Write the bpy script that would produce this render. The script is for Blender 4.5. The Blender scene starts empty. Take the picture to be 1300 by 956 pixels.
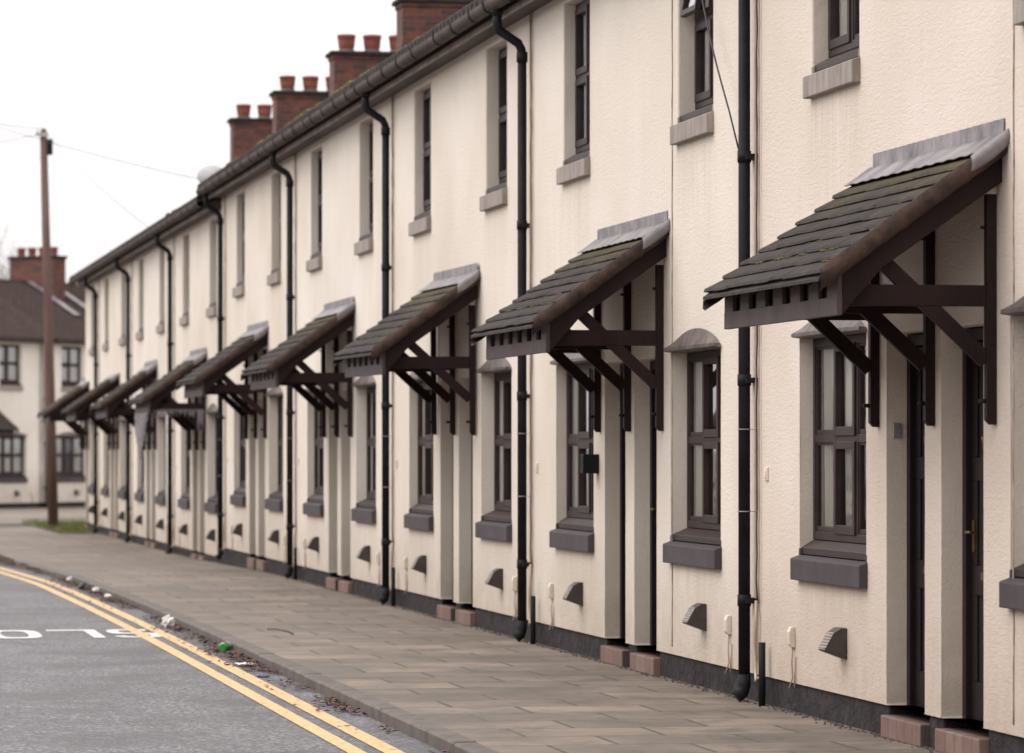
import bpy, bmesh, math, random
from mathutils import Vector, Matrix
random.seed(7)
R = math.radians
scene = bpy.context.scene
COL = scene.collection
TH = math.atan(900/5000.0); CT, ST = math.cos(TH), math.sin(TH)
CAM = Vector((-5.71, 0.0, 1.55)); F = 5000.0

def at(px, py, Z):
    """world point that lies Z metres deep along the view axis"""
    X = (px-650)/F*Z; H = (568-py)/F*Z
    return Vector((CAM.x+Z*ST+X*CT, Z*CT-X*ST, CAM.z+H))

# ------------------------------------------------------------------ materials
def lin(c):
    return tuple(((v/255)/12.92 if v/255 <= .04045 else (((v/255)+.055)/1.055)**2.4) for v in c)

def new_mat(name):
    m = bpy.data.materials.new(name); m.use_nodes = True
    nt = m.node_tree
    return m, nt, nt.nodes['Principled BSDF']

def N(nt, typ, **kw):
    n = nt.nodes.new(typ)
    for k, v in kw.items():
        if k in n.inputs: n.inputs[k].default_value = v
        else: setattr(n, k, v)
    return n

def coord(nt, scale=(1, 1, 1), loc=(0, 0, 0), world=True):
    mp = N(nt, 'ShaderNodeMapping'); mp.inputs['Scale'].default_value = scale; mp.inputs['Location'].default_value = loc
    if world:
        g = N(nt, 'ShaderNodeNewGeometry'); nt.links.new(g.outputs['Position'], mp.inputs['Vector'])
    else:
        g = N(nt, 'ShaderNodeTexCoord'); nt.links.new(g.outputs['Object'], mp.inputs['Vector'])
    return mp

def noise(nt, mp, scale, detail=4, rough=.55, dist=0):
    n = N(nt, 'ShaderNodeTexNoise'); n.inputs['Scale'].default_value = scale
    n.inputs['Detail'].default_value = detail; n.inputs['Roughness'].default_value = rough
    n.inputs['Distortion'].default_value = dist
    nt.links.new(mp.outputs[0], n.inputs['Vector']); return n

def ramp(nt, src, stops):
    r = N(nt, 'ShaderNodeValToRGB')
    e = r.color_ramp.elements
    while len(e) < len(stops): e.new(.5)
    for el, (p, c) in zip(e, stops):
        el.position = p; el.color = (*c, 1) if len(c) == 3 else c
    nt.links.new(src, r.inputs['Fac']); return r

def mix(nt, a, b, fac, mode='MIX'):
    m = N(nt, 'ShaderNodeMix'); m.data_type = 'RGBA'; m.blend_type = mode
    for sock, v in ((m.inputs[0], fac), (m.inputs[6], a), (m.inputs[7], b)):
        if hasattr(v, 'is_linked') or hasattr(v, 'links'): nt.links.new(v, sock)
        elif isinstance(v, (int, float)): sock.default_value = v
        else: sock.default_value = (*v, 1)
    return m.outputs[2]

def bump(nt, b, src, strength, dist=.01, chain=None):
    bp = N(nt, 'ShaderNodeBump'); bp.inputs['Strength'].default_value = strength; bp.inputs['Distance'].default_value = dist
    nt.links.new(src, bp.inputs['Height'])
    if chain is not None: nt.links.new(chain.outputs[0], bp.inputs['Normal'])
    nt.links.new(bp.outputs[0], b.inputs['Normal']); return bp

def simple(name, c1, c2, scale=6, rough=.6, bumpiness=.2, bscale=60, bdist=.004, metallic=0, spec=.5, stretch=(1, 1, 1)):
    m, nt, b = new_mat(name)
    mp = coord(nt, stretch)
    n = noise(nt, mp, scale, 6, .6)
    r = ramp(nt, n.outputs['Fac'], [(.33, c1), (.68, c2)])
    nt.links.new(r.outputs[0], b.inputs['Base Color'])
    b.inputs['Roughness'].default_value = rough; b.inputs['Metallic'].default_value = metallic
    b.inputs['Specular IOR Level'].default_value = spec
    if bumpiness:
        n2 = noise(nt, mp, bscale, 4, .6); bump(nt, b, n2.outputs['Fac'], bumpiness, bdist)
    return m

def wall_mat(name, base):
    m, nt, b = new_mat(name)
    mp = coord(nt)
    big = noise(nt, mp, .55, 3, .5)
    c = mix(nt, base, tuple(v*k for v, k in zip(base, (.87, .85, .81))), ramp(nt, big.outputs['Fac'], [(.38, (0,)*3), (.66, (1,)*3)]).outputs[0])
    # vertical grime streaks and soot
    mps = coord(nt, (3, 3, .45)); st = noise(nt, mps, 1.1, 7, .72, .5)
    c = mix(nt, c, tuple(v*.72 for v in base), ramp(nt, st.outputs['Fac'], [(.58, (0,)*3), (.86, (.5,)*3)]).outputs[0])
    fine = noise(nt, mp, 38, 5, .7)
    c = mix(nt, c, tuple(v*.80 for v in base), ramp(nt, fine.outputs['Fac'], [(.48, (0,)*3), (.78, (.55,)*3)]).outputs[0])
    # splash dirt low on the wall
    sep = N(nt, 'ShaderNodeSeparateXYZ'); g = N(nt, 'ShaderNodeNewGeometry'); nt.links.new(g.outputs['Position'], sep.inputs[0])
    mr = N(nt, 'ShaderNodeMapRange'); mr.inputs[1].default_value = .10; mr.inputs[2].default_value = .95; mr.inputs[3].default_value = 1.25; mr.inputs[4].default_value = 0
    nt.links.new(sep.outputs[2], mr.inputs[0])
    mu = N(nt, 'ShaderNodeMath'); mu.operation = 'MULTIPLY'; nt.links.new(mr.outputs[0], mu.inputs[0]); nt.links.new(noise(nt, mp, 5, 5, .7).outputs['Fac'], mu.inputs[1])
    c = mix(nt, c, tuple(v*k for v, k in zip(base, (.55, .5, .44))), mu.outputs[0])
    # run-off stains with their own ragged outline under both sills
    tco = N(nt, 'ShaderNodeTexCoord'); so_ = N(nt, 'ShaderNodeSeparateXYZ'); nt.links.new(tco.outputs['Object'], so_.inputs[0])
    ab = N(nt, 'ShaderNodeMath'); ab.operation = 'ABSOLUTE'; nt.links.new(so_.outputs[1], ab.inputs[0])
    def mrange(src, a0, a1, t0, t1):
        q = N(nt, 'ShaderNodeMapRange')
        for i_, v_ in ((1, a0), (2, a1), (3, t0), (4, t1)): q.inputs[i_].default_value = v_
        nt.links.new(src, q.inputs[0]); return q.outputs[0]
    def mul(a_, b_):
        q = N(nt, 'ShaderNodeMath'); q.operation = 'MULTIPLY'; nt.links.new(a_, q.inputs[0]); nt.links.new(b_, q.inputs[1]); return q.outputs[0]
    fine2 = noise(nt, coord(nt, (14, 14, .5)), 1.6, 6, .7)
    stk = ramp(nt, fine2.outputs['Fac'], [(.42, (0,)*3), (.66, (1,)*3)]).outputs[0]
    for lo, hi, zt, zb in ((1.28, 2.80, .79, .25), (1.45, 2.60, 3.56, 2.75)):
        mk = mul(mul(mrange(ab.outputs[0], lo-.05, lo+.1, 0, 1), mrange(ab.outputs[0], hi-.1, hi+.05, 1, 0)), mul(mrange(so_.outputs[2], zb, zt, 0, 1), mrange(so_.outputs[2], zt, zt+.01, 1, 0)))
        mk = mul(mk, stk)
        sc_ = N(nt, 'ShaderNodeMath'); sc_.operation = 'MULTIPLY'; nt.links.new(mk, sc_.inputs[0]); sc_.inputs[1].default_value = .55
        c = mix(nt, c, tuple(v*k for v, k in zip(base, (.62, .58, .53))), sc_.outputs[0])
    nt.links.new(c, b.inputs['Base Color'])
    b.inputs['Roughness'].default_value = .72; b.inputs['Specular IOR Level'].default_value = .3
    # trowelled render: horizontal ripples
    mpt = coord(nt, (1, .36, 1.25)); t1 = noise(nt, mpt, 40, 4, .62, .8)
    b1 = bump(nt, b, t1.outputs['Fac'], .5, .010)
    t2 = noise(nt, mp, 110, 3, .6); bump(nt, b, t2.outputs['Fac'], .3, .006, b1)
    return m

def tile_mat(name, base, moss):
    m, nt, b = new_mat(name)
    mp = coord(nt)
    n = noise(nt, mp, 7, 6, .65)
    c = ramp(nt, n.outputs['Fac'], [(.3, tuple(v*.55 for v in base)), (.55, base), (.78, tuple(v*1.7 for v in base))]).outputs[0]
    n3 = noise(nt, mp, 2.3, 5, .7)
    sep = N(nt, 'ShaderNodeSeparateXYZ'); tc = N(nt, 'ShaderNodeTexCoord'); nt.links.new(tc.outputs['Object'], sep.inputs[0])
    mr = N(nt, 'ShaderNodeMapRange'); mr.inputs[1].default_value = moss[0]; mr.inputs[2].default_value = moss[1]; mr.inputs[3].default_value = -.22; mr.inputs[4].default_value = .17
    nt.links.new(sep.outputs[2], mr.inputs[0])
    ad = N(nt, 'ShaderNodeMath'); ad.operation = 'ADD'; nt.links.new(mr.outputs[0], ad.inputs[0]); nt.links.new(n3.outputs['Fac'], ad.inputs[1])
    c = mix(nt, c, (.088, .070, .026), ramp(nt, ad.outputs[0], [(.52, (0,)*3), (.68, (.62,)*3)]).outputs[0])
    nt.links.new(c, b.inputs['Base Color']); b.inputs['Roughness'].default_value = .78; b.inputs['Specular IOR Level'].default_value = .22
    bump(nt, b, noise(nt, mp, 90, 4, .7).outputs['Fac'], .5, .006)
    return m

def brick_mat():
    m, nt, b = new_mat('stack brick')
    g = N(nt, 'ShaderNodeTexCoord'); sep = N(nt, 'ShaderNodeSeparateXYZ'); nt.links.new(g.outputs['Object'], sep.inputs[0])
    ad = N(nt, 'ShaderNodeMath'); nt.links.new(sep.outputs[0], ad.inputs[0]); nt.links.new(sep.outputs[1], ad.inputs[1])
    cb = N(nt, 'ShaderNodeCombineXYZ'); nt.links.new(ad.outputs[0], cb.inputs[0]); nt.links.new(sep.outputs[2], cb.inputs[1])
    br = N(nt, 'ShaderNodeTexBrick'); nt.links.new(cb.outputs[0], br.inputs['Vector'])
    br.inputs['Color1'].default_value = (.17, .045, .028, 1); br.inputs['Color2'].default_value = (.055, .026, .023, 1)
    br.inputs['Mortar'].default_value = (.10, .075, .06, 1)
    br.inputs['Scale'].default_value = 1; br.inputs['Brick Width'].default_value = .225; br.inputs['Row Height'].default_value = .075
    br.inputs['Mortar Size'].default_value = .006; br.inputs['Bias'].default_value = -.1
    mp = coord(nt); n = noise(nt, mp, 5, 5, .7)
    c = mix(nt, br.outputs['Color'], (.035, .026, .024), ramp(nt, n.outputs['Fac'], [(.42, (0,)*3), (.70, (.85,)*3)]).outputs[0])
    nt.links.new(c, b.inputs['Base Color']); b.inputs['Roughness'].default_value = .85
    bump(nt, b, br.outputs['Fac'], -.4, .006)
    return m

def pavement_mat():
    m, nt, b = new_mat('paving slabs')
    g = N(nt, 'ShaderNodeNewGeometry')
    mp0 = N(nt, 'ShaderNodeMapping'); nt.links.new(g.outputs['Position'], mp0.inputs['Vector'])
    br = N(nt, 'ShaderNodeTexBrick'); nt.links.new(mp0.outputs[0], br.inputs['Vector'])
    br.inputs['Color1'].default_value = (.235, .182, .145, 1); br.inputs['Color2'].default_value = (.150, .118, .094, 1)
    br.inputs['Mortar'].default_value = (.060, .053, .032, 1)
    br.inputs['Scale'].default_value = 1; br.inputs['Brick Width'].default_value = .76; br.inputs['Row Height'].default_value = .61
    br.inputs['Mortar Size'].default_value = .016; br.inputs['Mortar Smooth'].default_value = .4
    mp = coord(nt)
    n = noise(nt, mp, 1.1, 8, .72)
    c = mix(nt, br.outputs['Color'], (.085, .069, .052), ramp(nt, n.outputs['Fac'], [(.42, (0,)*3), (.62, (.85,)*3)]).outputs[0])
    n2 = noise(nt, mp, 9, 6, .7)
    c = mix(nt, c, (.22, .17, .14), ramp(nt, n2.outputs['Fac'], [(.55, (0,)*3), (.8, (.6,)*3)]).outputs[0])
    n3 = noise(nt, mp, .8, 5, .7)
    mf = N(nt, 'ShaderNodeMath'); mf.operation = 'MULTIPLY'
    nt.links.new(ramp(nt, n3.outputs['Fac'], [(.45, (0,)*3), (.6, (1,)*3)]).outputs[0], mf.inputs[0]); nt.links.new(br.outputs['Fac'], mf.inputs[1])
    c = mix(nt, c, (.052, .052, .022), mf.outputs[0])
    vs = N(nt, 'ShaderNodeTexVoronoi'); vs.inputs['Scale'].default_value = 3.2; nt.links.new(mp.outputs[0], vs.inputs['Vector'])
    c = mix(nt, c, (.045, .038, .033), ramp(nt, vs.outputs['Distance'], [(.055, (.75,)*3), (.075, (0,)*3)]).outputs[0])
    n5 = noise(nt, mp, 3.1, 8, .75, .6)
    c = mix(nt, c, (.058, .048, .036), ramp(nt, n5.outputs['Fac'], [(.50, (0,)*3), (.70, (.7,)*3)]).outputs[0])
    n4 = noise(nt, mp, 160, 3, .7)
    c = mix(nt, c, (.05, .04, .035), ramp(nt, n4.outputs['Fac'], [(.58, (0,)*3), (.75, (.55,)*3)]).outputs[0])
    nt.links.new(c, b.inputs['Base Color'])
    r = ramp(nt, n.outputs['Fac'], [(.4, (.8,)*3), (.7, (.55,)*3)]); nt.links.new(r.outputs[0], b.inputs['Roughness'])
    b1 = bump(nt, b, br.outputs['Fac'], -.7, .008)
    bump(nt, b, noise(nt, mp, 70, 5, .7).outputs['Fac'], .35, .006, b1)
    return m

def asphalt_mat(name='asphalt', k=1.0):
    m, nt, b = new_mat(name)
    mp = coord(nt)
    vo = N(nt, 'ShaderNodeTexVoronoi'); vo.inputs['Scale'].default_value = 52; nt.links.new(mp.outputs[0], vo.inputs['Vector'])
    c = ramp(nt, vo.outputs['Color'], [(.1, (.065*k, .062*k, .066*k)), (.55, (.125*k, .118*k, .125*k)), (.9, (.34*k, .325*k, .335*k))]).outputs[0]
    n = noise(nt, mp, 1.1, 5, .6)
    c = mix(nt, c, (.075*k, .07*k, .074*k), ramp(nt, n.outputs['Fac'], [(.42, (0,)*3), (.62, (.65,)*3)]).outputs[0])
    nt.links.new(c, b.inputs['Base Color']); b.inputs['Roughness'].default_value = .68
    bump(nt, b, vo.outputs['Distance'], .6, .008)
    return m

def paint_mat(name, col, under, wear=.62):
    m, nt, b = new_mat(name)
    mp = coord(nt); n = noise(nt, mp, 14, 8, .75); n2 = noise(nt, mp, 90, 3, .7)
    c = mix(nt, col, tuple(v*.8 for v in col), n2.outputs['Fac'])
    c = mix(nt, c, under, ramp(nt, n.outputs['Fac'], [(wear, (0,)*3), (wear+.08, (.85,)*3)]).outputs[0])
    nt.links.new(c, b.inputs['Base Color']); b.inputs['Roughness'].default_value = .6
    bump(nt, b, n2.outputs['Fac'], .3, .004)
    return m

def glass_mat():
    m, nt, b = new_mat('window glass')
    nt.nodes.remove(b); out = nt.nodes['Material Output']
    tr = N(nt, 'ShaderNodeBsdfTransparent'); tr.inputs[0].default_value = (.94, .95, .95, 1)
    gl = N(nt, 'ShaderNodeBsdfGlossy'); gl.inputs['Roughness'].default_value = .02; gl.inputs['Color'].default_value = (.9, .92, .95, 1)
    fr = N(nt, 'ShaderNodeFresnel'); fr.inputs[0].default_value = 1.85
    mp = coord(nt); n = noise(nt, mp, 2.2, 2); bp = N(nt, 'ShaderNodeBump'); bp.inputs['Strength'].default_value = .06; bp.inputs['Distance'].default_value = .02
    nt.links.new(n.outputs['Fac'], bp.inputs['Height']); nt.links.new(bp.outputs[0], gl.inputs['Normal'])
    ms = N(nt, 'ShaderNodeMixShader'); mf = N(nt, 'ShaderNodeMath'); mf.operation = 'MULTIPLY'; mf.use_clamp = True; mf.inputs[1].default_value = 1.35; nt.links.new(fr.outputs[0], mf.inputs[0]); nt.links.new(mf.outputs[0], ms.inputs[0]); nt.links.new(tr.outputs[0], ms.inputs[1]); nt.links.new(gl.outputs[0], ms.inputs[2])
    nt.links.new(ms.outputs[0], out.inputs['Surface']); return m

W1 = (.70, .628, .555)
M = dict(
    wallA=wall_mat('cream render', W1),
    wallB=wall_mat('pinkish cream render', (.69, .60, .53)),
    wallC=wall_mat('pale cream render', (.73, .66, .595)),
    wallD=wall_mat('off white render', (.80, .735, .68)),
    plinth=simple('black painted plinth', (.020, .018, .019), (.045, .040, .040), 5, .8, .9, 14, .03, spec=.15),
    trim=simple('dark brown timber', (.012, .0055, .0055), (.024, .012, .0115), 3, .6, .5, 40, .005, spec=.16, stretch=(1, 1, .3)),
    frame=simple('brown window frame', (.026, .0150, .0140), (.042, .027, .0255), 4, .5, .12, 60, .002, spec=.25),
    fascia=simple('grey brown fascia paint', (.050, .036, .035), (.078, .058, .057), 5, .6, .25, 50, .003, spec=.2),
    sill=simple('painted sill', (.052, .042, .045), (.076, .062, .066), 3, .65, .35, 45, .004, spec=.22),
    sill2=simple('weathered concrete sill', (.20, .165, .145), (.34, .29, .26), 6, .8, .5, 60, .005, stretch=(2, 2, .6)),
    hood=simple('lead grey hood', (.055, .042, .038), (.150, .115, .105), 7, .55, .4, 40, .004),
    door=simple('dark door paint', (.009, .005, .0055), (.016, .009, .010), 3, .45, .1, 60, .002, spec=.25),
    pipe=simple('black cast iron', (.008, .008, .009), (.016, .016, .017), 5, .6, .3, 50, .003, spec=.15),
    gutter=simple('grey brown gutter', (.035, .024, .020), (.082, .060, .050), 4, .65, .3, 40, .003, spec=.2),
    soffit=simple('weathered soffit', (.20, .165, .15), (.40, .34, .31), 5, .7, .4, 40, .005, stretch=(1, .4, 1)),
    lead=simple('lead flashing', (.10, .088, .092), (.27, .245, .255), 5, .5, .45, 14, .012, stretch=(1, 1.1, .8)),
    mortar=simple('brown verge', (.020, .012, .010), (.075, .040, .028), 11, .9, .8, 45, .012),
    step=simple('red quarry tile', (.15, .085, .072), (.27, .165, .14), 6, .55, .3, 50, .003),
    cable=simple('pale cable', (.34, .24, .19), (.48, .37, .31), 6, .6, 0),
    wire=simple('black wire', (.02, .017, .017), (.03, .026, .026), 6, .6, 0),
    ivory=simple('ivory plastic', (.54, .48, .38), (.66, .59, .48), 20, .5, .1),
    cream_block=simple('cream painted block', (.62, .50, .41), (.72, .62, .53), 10, .7, .2),
    curtain=simple('net curtain', (.84, .80, .76), (.93, .90, .86), 12, .9, .3, 30, .01, stretch=(1, 1, .1)),
    dark=simple('unlit hollow', (.012, .010, .010), (.02, .016, .016), 3, .9, 0),
    brass=simple('aged brass', (.16, .10, .05), (.24, .16, .08), 20, .35, 0, metallic=.8),
    steel=simple('grey metal', (.38, .37, .37), (.50, .49, .49), 20, .35, 0, metallic=.7),
    vent=simple('dark vent hood', (.030, .021, .020), (.055, .040, .038), 9, .5, .2),
    pot=simple('terracotta', (.16, .044, .028), (.26, .080, .054), 8, .8, .4, 40, .006),
    kerb=simple('kerb stone', (.075, .060, .052), (.135, .110, .095), 5, .75, .6, 60, .006),
    roof=tile_mat('roof tiles', (.034, .026, .024), (9, 10)),
    roof_end=tile_mat('brown roof tiles', (.055, .036, .032), (9, 10)),
    ctile=tile_mat('canopy tiles', (.040, .031, .028), (2.45, 2.95)),
    brick=brick_mat(), pave=pavement_mat(), asphalt=asphalt_mat(k=.76), glass=glass_mat(),
    yellow=paint_mat('yellow line paint', (.68, .45, .20), (.17, .13, .11), .515),
    white=paint_mat('white road paint', (.66, .63, .62), (.16, .15, .15), .64),
    pole=simple('creosoted pole', (.075, .038, .032), (.15, .085, .072), 6, .8, .6, 30, .01, stretch=(3, 3, .15)),
    grass=simple('grass', (.075, .085, .02), (.15, .155, .04), 5, .8, 0),
    moss=simple('moss', (.055, .060, .012), (.13, .13, .025), 12, .95, .6, 60, .01),
    leaf=simple('fallen leaves', (.030, .012, .010), (.115, .046, .032), 25, .7, 0),
    bottle=None, litter=simple('white litter', (.60, .57, .55), (.80, .78, .77), 30, .5, 0),
    litblack=simple('black litter', (.02, .02, .025), (.05, .05, .055), 30, .4, 0),
    litblue=simple('blue litter', (.03, .06, .17), (.07, .12, .28), 30, .4, 0),
    litgreen=simple('green leaf', (.06, .14, .02), (.12, .22, .04), 30, .4, 0),
    bark=simple('bark', (.07, .05, .045), (.12, .09, .08), 9, .9, 0),
    soil=simple('bare ground', (.10, .085, .07), (.15, .125, .105), 2, .9, .4),
    dish=simple('dish grey', (.30, .30, .30), (.42, .42, .42), 9, .5, 0),
    grille=simple('vent grille', (.20, .165, .15), (.34, .29, .27), 30, .7, 0),
    rust=simple('brown cable', (.22, .14, .11), (.50, .40, .34), 8, .7, 0),
    lace=simple('net lace', (.20, .18, .19), (.36, .33, .34), 30, .8, 0),
)
mb_, nt_, b_ = new_mat('green bottle plastic')
b_.inputs['Base Color'].default_value = (.008, .22, .045, 1); b_.inputs['Roughness'].default_value = .12
b_.inputs['Coat Weight'].default_value = .6; b_.inputs['Subsurface Weight'].default_value = 0
M['bottle'] = mb_

def step_mat():
    m, nt, b = new_mat('quarry tile step')
    g = N(nt, 'ShaderNodeTexCoord'); sep = N(nt, 'ShaderNodeSeparateXYZ'); nt.links.new(g.outputs['Object'], sep.inputs[0])
    cb = N(nt, 'ShaderNodeCombineXYZ'); nt.links.new(sep.outputs[1], cb.inputs[0]); nt.links.new(sep.outputs[2], cb.inputs[1])
    br = N(nt, 'ShaderNodeTexBrick'); br.offset = 0; nt.links.new(cb.outputs[0], br.inputs['Vector'])
    br.inputs['Color1'].default_value = (.165, .092, .074, 1); br.inputs['Color2'].default_value = (.215, .135, .110, 1); br.inputs['Mortar'].default_value = (.06, .045, .04, 1)
    br.inputs['Scale'].default_value = 1; br.inputs['Brick Width'].default_value = .152; br.inputs['Row Height'].default_value = .30; br.inputs['Mortar Size'].default_value = .005
    mp = coord(nt); n = noise(nt, mp, 9, 6, .7)
    c = mix(nt, br.outputs['Color'], (.09, .065, .055), ramp(nt, n.outputs['Fac'], [(.48, (0,)*3), (.75, (.75,)*3)]).outputs[0])
    nt.links.new(c, b.inputs['Base Color']); b.inputs['Roughness'].default_value = .7
    bump(nt, b, br.outputs['Fac'], -.5, .004); return m
M['step'] = step_mat()

# ------------------------------------------------------------------ mesh builder
class MB:
    def __init__(s): s.bm = bmesh.new()
    def verts(s, pts): return [s.bm.verts.new(p) for p in pts]
    def face(s, pts): return s.bm.faces.new(s.verts(pts))
    def box(s, x0, x1, y0, y1, z0, z1):
        v = s.verts([(x, y, z) for z in (z0, z1) for y in (y0, y1) for x in (x0, x1)])
        for f in ((0, 2, 3, 1), (4, 5, 7, 6), (0, 1, 5, 4), (2, 6, 7, 3), (0, 4, 6, 2), (1, 3, 7, 5)):
            s.bm.faces.new([v[i] for i in f])
        return s
    def prism(s, poly, y0, y1, axis='y'):
        """poly = (x, z) points, extruded along y (axis y) ; axis 'z': poly=(x,y) along z"""
        P = (lambda a, b, c: (a, c, b)) if axis == 'y' else (lambda a, b, c: (a, b, c))
        a = s.verts([P(p[0], p[1], y0) for p in poly]); b = s.verts([P(p[0], p[1], y1) for p in poly])
        s.bm.faces.new(a); s.bm.faces.new(b[::-1]); n = len(poly)
        for i in range(n): s.bm.faces.new([a[i], b[i], b[(i+1) % n], a[(i+1) % n]])
        return s
    def tube(s, pts, r, n=8, cap=True):
        pts = [Vector(p) for p in pts]; rs = r if isinstance(r, (list, tuple)) else [r]*len(pts)
        rings = []; up0 = None
        for i, p in enumerate(pts):
            d = (pts[min(i+1, len(pts)-1)]-pts[max(i-1, 0)]).normalized()
            if up0 is None:
                up0 = Vector((0, 0, 1)) if abs(d.z) < .9 else Vector((1, 0, 0))
            a = d.cross(up0).normalized(); b = d.cross(a).normalized(); up0 = -b if False else b.cross(d).cross(d)*-1 if False else up0
            rings.append(s.verts([p+(a*math.cos(2*math.pi*k/n)+b*math.sin(2*math.pi*k/n))*rs[i] for k in range(n)]))
        for q, w in zip(rings, rings[1:]):
            for k in range(n):
                f = s.bm.faces.new([q[k], q[(k+1) % n], w[(k+1) % n], w[k]]); f.smooth = True
        if cap:
            s.bm.faces.new(rings[0][::-1]); s.bm.faces.new(rings[-1])
        return s
    def lathe(s, prof, cx, cy, n=16, smooth=True):
        rings = [s.verts([(cx+r*math.cos(2*math.pi*k/n), cy+r*math.sin(2*math.pi*k/n), z) for k in range(n)]) for r, z in prof]
        for q, w in zip(rings, rings[1:]):
            for k in range(n):
                f = s.bm.faces.new([q[k], q[(k+1) % n], w[(k+1) % n], w[k]]); f.smooth = smooth
        s.bm.faces.new(rings[0][::-1]); s.bm.faces.new(rings[-1]); return s
    def grid(s, nu, nv, fn, smooth=True):
        g = [[s.bm.verts.new(fn(i, j)) for j in range(nv)] for i in range(nu)]
        for i in range(nu-1):
            for j in range(nv-1):
                f = s.bm.faces.new([g[i][j], g[i+1][j], g[i+1][j+1], g[i][j+1]]); f.smooth = smooth
        return s
    def mesh(s, name, mat, weld=False):
        if weld: bmesh.ops.remove_doubles(s.bm, verts=s.bm.verts, dist=1e-4)
        bmesh.ops.recalc_face_normals(s.bm, faces=s.bm.faces)
        me = bpy.data.meshes.new(name); s.bm.to_mesh(me); s.bm.free(); me.materials.append(mat); return me
    def build(s, name, mat, parent=None, bevel=0, weld=False, loc=None):
        return link(s.mesh(name, mat, weld), name, parent, bevel, loc)

def link(me, name, parent=None, bevel=0, loc=None):
    o = bpy.data.objects.new(name, me); COL.objects.link(o)
    if parent: o.parent = parent
    if loc is not None: o.location = loc
    if bevel:
        b = o.modifiers.new('bevel', 'BEVEL'); b.width = bevel; b.segments = 2; b.limit_method = 'ANGLE'; b.angle_limit = R(40)
        b.harden_normals = False
    return o
def empty(name, loc, rz=0):
    o = bpy.data.objects.new(name, None); COL.objects.link(o); o.location = loc; o.rotation_euler = (0, 0, rz); o.empty_display_size = .2; return o
def tag(o, label=None, cat=None, group=None, kind=None):
    if label: o['label'] = label
    if cat: o['category'] = cat
    if group: o['group'] = group
    if kind: o['kind'] = kind
    return o
CACHE = {}
def cached(key, fn):
    if key not in CACHE: CACHE[key] = fn()
    return CACHE[key]

# ------------------------------------------------------------------ facade with openings
def facade(y0, y1, z0, z1, holes, rec, mat, parent, wob=0):
    ys = sorted({y0, y1, *[h[0] for h in holes], *[h[1] for h in holes]})
    zs = sorted({z0, z1, *[h[2] for h in holes], *[h[3] for h in holes]})
    m = MB()
    def inside(a, b): return any(h[0] < a < h[1] and h[2] < b < h[3] for h in holes)
    for ya, yb in zip(ys, ys[1:]):
        for za, zb in zip(zs, zs[1:]):
            if not inside((ya+yb)/2, (za+zb)/2):
                m.face([(0, ya, za), (0, yb, za), (0, yb, zb), (0, ya, zb)])
    for a, b, c, d in holes:
        m.face([(0, a, c), (rec, a, c), (rec, a, d), (0, a, d)]); m.face([(0, b, c), (rec, b, c), (rec, b, d), (0, b, d)])
        m.face([(0, a, d), (rec, a, d), (rec, b, d), (0, b, d)]); m.face([(0, a, c), (rec, a, c), (rec, b, c), (0, b, c)])
    m.face([(0, y0, z0), (.25, y0, z0), (.25, y0, z1), (0, y0, z1)]); m.face([(0, y1, z0), (.25, y1, z0), (.25, y1, z1), (0, y1, z1)])
    m.face([(0, y0, z0), (.25, y0, z0), (.25, y1, z0), (0, y1, z0)])
    # split long edges so that the arrises can wander a little
    bmesh.ops.remove_doubles(m.bm, verts=m.bm.verts, dist=1e-4)
    long = [e for e in m.bm.edges if e.calc_length() > .5]
    bmesh.ops.subdivide_edges(m.bm, edges=long, cuts=3)
    rr = random.Random(int(y0*977+z1*31))
    for v in m.bm.verts:
        if v.co.z > z0+.01 and v.co.z < z1-.01 and abs(v.co.y-y0) > .01 and abs(v.co.y-y1) > .01:
            v.co.y += rr.uniform(-.0035, .0035)
    return m.build('wall', mat, parent, bevel=.012)

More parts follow.
